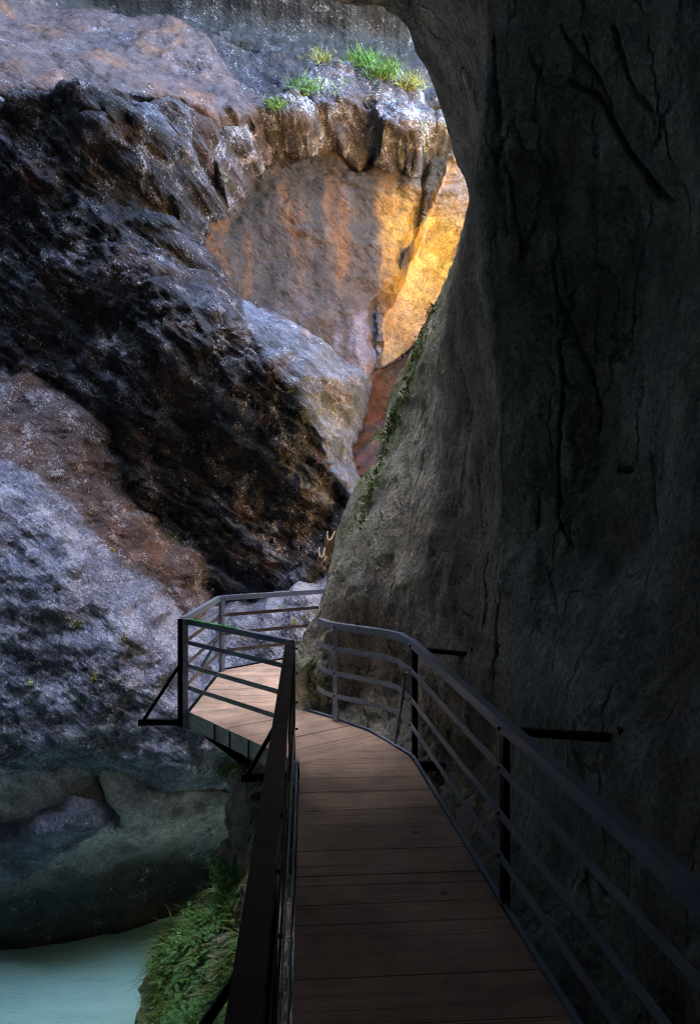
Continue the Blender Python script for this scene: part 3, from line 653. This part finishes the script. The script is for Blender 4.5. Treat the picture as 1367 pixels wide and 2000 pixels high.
# ---- railings
right = [(-.34, 6.78), (-.25, 6.58), (-.155, 6.47), (.10, 6.27), (.34, 6.07), (.44, 5.93), (.525, 5.58), (.80, 3.46), (1.03, 1.75), (1.42, -1.2)]
rr_ = thing('railing', (.5, 5.5, 0), 'grey steel railing on the rock side with loose ends curling inwards', 'railing', 'walkway railings')
railing(rr_, right, -1, [(-.155, 6.47, (.6, .8)), (.525, 5.58, (1, .1)), (.80, 3.46, (1, .12)), (1.09, 1.30, (1, .12))],
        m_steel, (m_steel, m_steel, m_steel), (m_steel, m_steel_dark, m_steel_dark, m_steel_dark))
b_ = MB().box((-.10, 6.50, .925), (.12, 6.78, .925), .04, .04); b_.build('wall_tie', m_steel_dark, rr_)
MB().box((.55, 5.60, .92), (1.02, 5.35, .92), .036, .036).build('wall_tie', m_steel_dark, rr_)
MB().box((.83, 3.47, .93), (1.40, 3.38, .92), .036, .04).build('wall_tie', m_steel_dark, rr_)
for e_, n_ in (((.12, 6.78, .925), (.3, .9, 0)), ((1.02, 5.35, .92), (.9, -.4, 0)), ((1.40, 3.38, .92), (1, -.1, 0))):
    e_ = Vector(e_); n_ = Vector(n_).normalized(); MB().box(e_-n_*.012, e_+n_*.006, .11, .13).build('anchor_plate', m_steel_dark, rr_)
MB().box((.52, 5.62, -.10), (.86, 5.60, -.10), .06, .06).build('outrigger', m_steel_dark, rr_)
MB().cyl((.49, 5.66, .70), (.40, 5.83, -.02), .012).build('brace', m_steel, rr_)

ln = [(-.475, 5.60), (-.225, 1.9), (-.02, -1.2)]
rl = thing('railing', (-.4, 3.5, 0), 'near black steel railing running along the river side towards the viewer', 'railing', 'walkway railings')
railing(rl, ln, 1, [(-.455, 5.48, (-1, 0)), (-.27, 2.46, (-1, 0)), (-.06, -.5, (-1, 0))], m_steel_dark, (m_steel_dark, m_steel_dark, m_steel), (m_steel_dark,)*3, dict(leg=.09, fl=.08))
brace(rl, -.46, 5.47, (-1, -.12), reach=.45); brace(rl, -.27, 2.46, (-1, 0), reach=.50)

lm = [(-.485, 5.66), (-1.72, 6.80)]
rm = thing('railing', (-1.1, 6.2, 0), 'short grey railing with a green algae streak on its handrail', 'railing', 'walkway railings')
railing(rm, [lm[0], lm[1]], -1, [(-1.70, 6.79, (-.75, -.66))], m_steel, (m_steel, m_steel_algae, m_steel_algae), (m_steel,))
a = Vector(lm[0]).lerp(Vector(lm[1]), .93); b2 = Vector(lm[0]).lerp(Vector(lm[1]), .45); o = Vector((-.68, -.74)).normalized()
MB().box((a.x+o.x*.038, a.y+o.y*.038, ZT+.003), (b2.x+o.x*.038, b2.y+o.y*.038, ZT+.003), .038, .004).build('algae_streak', m_algae, rm)
for zr in ZR:                                            # splice plates
    t = .52 if zr > .3 else .12
    for dt in (0, .05):
        p_ = Vector(lm[1]).lerp(Vector(lm[0]), t+dt)
        MB().box((p_.x+.004, p_.y+.006, zr+.02), (p_.x+.004, p_.y+.006, zr-.02), .010, .012).build('splice', m_bolt, rm)

lf = [(-1.735, 6.83), (-1.70, 8.52), (-1.62, 8.62), (-.40, 9.30), (.85, 10.5)]
rf = thing('railing', (-1.7, 7.7, 0), 'farthest grey railing with thin brown bars bending right behind the rock', 'railing', 'walkway railings')
m_rust = steel('rust_brown_steel', (.10, .075, .065), (.16, .07, .035), .05)
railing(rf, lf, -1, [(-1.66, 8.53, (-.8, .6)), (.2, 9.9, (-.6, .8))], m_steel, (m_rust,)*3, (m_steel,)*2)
angle_post(-1.755, 6.84, (-1, 0)).build('post', m_steel_dark, rf)
brace(rf, -1.73, 6.86, (-1, -.03), reach=.50)
MB().box((-1.67, 8.53, .55), (-2.05, 8.72, -.10), .035, .035).build('brace', m_steel, rf)

# ------------------------------------------------------------------ surface lookup for planting
Lpx = CX+F*LW[..., 0]/np.maximum(LW[..., 1], .5); Lpy = CY-F*(LW[..., 2]-H)/np.maximum(LW[..., 1], .5)
def hit(px, py, near_wall):
    A, U, V = (NW, NPX, NPY) if near_wall else (LW, Lpx, Lpy)
    d = (U-px)**2+(V-py)**2+np.where(A[..., 1] < 1.0, 1e9, 0)
    m = d < max(30, d.min()*1.5); yy = np.where(m, A[..., 1]+d*.01, 1e9); i = np.unravel_index(np.argmin(yy), yy.shape)
    return A[i], i
# climbing rungs
for i, (a_, b_) in enumerate((((632, 1078), 'lower'), ((644, 1046), 'upper'))):
    p_, _ = hit(*a_, False); p_ = Vector(p_)+Vector((0, -.16, 0)); w_ = .05; h_ = .16; r_ = .013; m = MB()
    tl = .012 if i == 0 else .05
    pts_ = [p_+Vector((-w_, .22, h_*.5)), p_+Vector((-w_, 0, h_*.5)), p_+Vector((-w_*.95, -.01, -h_*.3)), p_+Vector((-w_*.5, -.01, -h_*.5)), p_+Vector((w_*.4, -.01, -h_*.48)), p_+Vector((w_*.95, 0, -h_*.25)), p_+Vector((w_+tl, 0, h_*.5)), p_+Vector((w_+tl, .22, h_*.5))]
    for s_, e_ in zip(pts_[:-1], pts_[1:]): m.cyl(s_, e_, r_, 8)
    mt, *_ = simple('galvanised_rung', (.75, .64, .57), rough=.5, metal=0)
    o = m.build('iron_rung', mt); tag(o, f'{b_} of two U shaped iron rungs fixed in the dark rock', 'rung', 'iron rungs')

# ------------------------------------------------------------------ plants
def blade(m, base, dirv, L, w, droop, seg=4):
    base = Vector(base); d = Vector(dirv).normalized(); side = d.cross(Vector((random.uniform(-1, 1), random.uniform(-1, 1), .2))).normalized()
    n0 = len(m.v); p = base.copy()
    for i in range(seg+1):
        t = i/seg; ww = w*(1-t)**.7
        m.v.append(p-side*ww/2); m.v.append(p+side*ww/2)
        d = (d+Vector((0, 0, -droop/seg))).normalized(); p = p+d*(L/seg)
    for i in range(seg): m.f.append((n0+2*i, n0+2*i+1, n0+2*i+3, n0+2*i+2))
def raw(m, name, mat):
    me = bpy.data.meshes.new(name); me.from_pydata([tuple(v) for v in m.v], [], m.f); me.update(); return link(name, me, mat)
def tuft(p, out, n_, L, w, mat, label, spread=.12, group=None, droop=1.2):
    m = MB(); m.v = []; out = Vector(out)
    for _ in range(n_):
        b0 = Vector(p)+Vector((random.gauss(0, spread), random.gauss(0, spread*.5), random.gauss(0, spread*.3)))
        d = out+Vector((random.gauss(0, .5), random.gauss(0, .4), random.gauss(0, .35)))
        blade(m, b0, d, L*random.uniform(.5, 1.2), w*random.uniform(.7, 1.2), droop*random.uniform(.5, 1.4))
    return tag(raw(m, 'grass_tuft', mat), label, 'grass', group)
G = 'grass tufts rooted in the rock'
for (px_, py_, sp_, n_, L, mt, lb) in [
    (537, 208, .12, 110, .30, m_grass, 'small green grass clump lowest on the sunlit ledge, left of the other clumps'),
    (598, 178, .20, 190, .42, m_grass, 'loose green grass tuft in the middle of the sunlit ledge'),
    (632, 116, .16, 120, .30, m_grass_dry, 'faded yellowish grass tuft behind the middle of the ledge'),
    (708, 124, .20, 260, .42, m_grass, 'bright dense grass at the top left end of the highest ledge'),
    (752, 146, .20, 260, .42, m_grass, 'bright dense grass between the two ends of the highest ledge'),
    (797, 170, .17, 200, .42, m_grass_dry, 'yellow green grass hanging at the right end of the highest ledge')]:
    p_, _ = hit(px_, py_, False); tuft(Vector(p_)+Vector((0, -.05, 0)), (0, -.5, .8), n_, L, .022, mt, lb, sp_, G)
for (px_, py_, n_, L, mt, lb) in [
    (752, 852, 60, .36, m_grass, 'thin arching grass growing from the rock edge beside the red hollow'),
    (735, 950, 26, .2, m_grass, 'short sparse grass on the rock edge below the red hollow'),
    (612, 1362, 40, .12, m_grass_dry, 'tiny yellow green tuft at the foot of the wall beside the planks'),
    (470, 1495, 120, .32, m_grass, 'green grass hanging under the walkway on top of the rock pier')]:
    p_, _ = hit(px_+6, py_, True); tuft(Vector(p_)+Vector((-.02, -.02, 0)), (-.5, -.4, .5), n_, L, .010, mt, lb, .05 if n_ < 100 else .09, G)
# leafy bank
def bank_pts(n_):
    m = (NPX > 290) & (NPX < 560) & (NPY > 1660) & (NPY < 2080) & (NW[..., 1] > 2.2) & (NW[..., 2] < -1.6) & (NW[..., 2] > -3.6)
    idx = np.argwhere(m); return [(Vector(NW[tuple(i)]), tuple(i)) for i in idx[rng.integers(0, len(idx), n_)]]
m = MB(); cnt = 0
for p_, ij in bank_pts(26000):
    k = math.sin(p_.x*5.1+p_.y*2.7)+math.sin(p_.y*4.3-p_.z*6)+random.gauss(0, .5)
    if k < -.2 or p_.x < -1.72+.1*math.sin(p_.y*9): continue
    nn = Vector(NN[ij]); c_ = p_+nn*random.uniform(.0, .09)+Vector([random.gauss(0, .02) for _ in range(3)]); r_ = random.uniform(.010, .022)
    a_ = (nn+Vector([random.gauss(0, .5) for _ in range(3)])+Vector((0, -.3, .5))).normalized(); u = a_.orthogonal().normalized(); v = a_.cross(u); n0 = len(m.v)
    for t in range(6): an = t*math.pi/3; m.v.append(c_+u*(r_*math.cos(an))+v*(r_*math.sin(an))+a_*random.uniform(-.004, .004))
    m.f.append(tuple(range(n0, n0+6)))
tag(raw(m, 'leafy_ground_cover', m_leaf), 'low round leaved green plants covering the bank below the railing', 'ground cover', kind='stuff')
m = MB(); m2 = MB(); m3 = MB()
for i, (p_, ij) in enumerate(bank_pts(2400)):
    if p_.x < -1.8 or math.sin(p_.x*6.1+p_.y*3.7)+math.sin(p_.y*5.3-p_.z*6)+random.gauss(0, .6) < .1: continue
    for _ in range(3): blade(m if i % 3 else m2, p_, (random.gauss(-.6, .4), random.gauss(-.4, .4), random.uniform(.4, 1)), random.uniform(.15, .42), .010, random.uniform(.8, 2.0))
tag(raw(m, 'bank_grass', m_grass), 'long green grass growing through the leafy bank', 'grass', kind='stuff')
tag(raw(m2, 'dry_bank_grass', m_grass_dry), 'yellowing grass blades scattered over the bank', 'grass', kind='stuff')

# moss cushions on the rock
def cushions(name, spots, mat, r0, label, near_wall):
    m = MB()
    for (px_, py_, k_, s_) in spots:
        for _ in range(k_):
            p_, ij = hit(px_+random.gauss(0, s_), py_+random.gauss(0, s_), near_wall); c_ = Vector(p_)
            for _ in range(26):
                q_ = c_+Vector([random.gauss(0, r0) for _ in range(3)]); a_ = Vector([random.gauss(0, 1) for _ in range(3)]).normalized(); u = a_.orthogonal(); v = a_.cross(u); n0 = len(m.v); r_ = r0*random.uniform(.2, .45)
                for t in range(5): an = t*2*math.pi/5; m.v.append(q_+u*(r_*math.cos(an))+v*(r_*math.sin(an)))
                m.f.append(tuple(range(n0, n0+5)))
    tag(raw(m, name, mat), label, 'moss', kind='stuff')
cushions('yellow_moss', [(185,1328,2,4),(218,1332,1,3),(60,1340,2,4),(240,1235,3,5),(150,1215,3,6),(182,995,1,2),(545,1188,2,3),(575,1215,3,5),(605,1200,3,5),(400,1600,2,3),(412,1625,3,4),(395,1580,2,2),(470,1245,4,8),(218,1078,2,3)],
         m_moss_y, .032, 'yellow green moss cushions dotted on the opposite wall', False)
cushions('edge_moss', [(842-i*6.5+random.uniform(-3, 6), 600+i*20, 3, 5) for i in range(22)]+[(500,1560,6,8),(515,1530,6,8),(505,1600,6,8),(480,1510,5,7),(520,1640,5,8),(600,1340,3,6),(610,1300,3,6)],
         m_moss, .028, 'dark green moss along the edge of the near rock wall', True)

# fallen leaves and twigs on the boards
mlr, *_ = simple('fallen_red_leaf', (.35, .06, .04), rough=.7); mly, *_ = simple('fallen_yellow_leaf', (.5, .3, .03), rough=.7)
for (px_, py_, mt, s_, lb) in [(435,1337,mlr,.022,'small red fallen leaf on the pale planks near the far railing'),(400,1382,mlr,.018,'small red fallen leaf on the planks by the corner post'),(437,1309,mly,.03,'yellow fallen leaf at the foot of the far post')]:
    c_ = Vector(onz(px_, py_, .006)); m = MB(); a0 = random.uniform(0, 6)
    for t in range(7): an = a0+t*2*math.pi/7; rr2 = s_*(1 if t % 2 else .55); m.v.append(c_+Vector((math.cos(an)*rr2, math.sin(an)*rr2, .002+.004*(t % 2))))
    m.f.append(tuple(range(7))); tag(raw(m, 'fallen_leaf', mt), lb, 'leaf', 'fallen leaves')

# ------------------------------------------------------------------ light, sky, camera
W = bpy.data.worlds.new('World'); S.world = W; W.use_nodes = True; nt = W.node_tree
sky = nt.nodes.new('ShaderNodeTexSky'); sky.sky_type = 'NISHITA'; sky.sun_disc = False
SUN_EL, SUN_AZ = 74., -90.           # direction towards the sun: elevation, azimuth (0 = +Y, 90 = +X)
sky.sun_elevation = math.radians(SUN_EL); sky.sun_rotation = math.radians(SUN_AZ)
bg = nt.nodes['Background']; nt.links.new(sky.outputs[0], bg.inputs[0]); bg.inputs[1].default_value = .12
L = bpy.data.lights.new('sun', 'SUN'); L.energy = 5.0; L.angle = math.radians(.5); L.color = (1, .9, .76)
lo = bpy.data.objects.new('sun', L); S.collection.objects.link(lo); lo.location = (-10, 5, 30)
e, a = math.radians(SUN_EL), math.radians(SUN_AZ)
dv = Vector((math.cos(e)*math.sin(a), math.cos(e)*math.cos(a), math.sin(e)))
lo.rotation_euler = dv.to_track_quat('Z', 'Y').to_euler()
cam = bpy.data.cameras.new('camera'); co = bpy.data.objects.new('camera', cam); S.collection.objects.link(co)
co.location = (0, 0, H); co.rotation_euler = (math.pi/2, 0, 0); cam.sensor_fit = 'HORIZONTAL'; cam.sensor_width = 36
cam.lens = 36*F/1367; cam.clip_end = 500; cam.clip_start = .05; S.camera = co
S.view_settings.view_transform = 'Standard'; S.view_settings.look = 'None'; S.view_settings.gamma = 1
S.view_settings.exposure = 5.1
S.cycles.filter_width = 1.1; S.cycles.use_denoising = True; S.cycles.denoising_prefilter = 'NONE'; S.cycles.max_bounces = 8; S.cycles.diffuse_bounces = 6; S.cycles.sample_clamp_indirect = 6
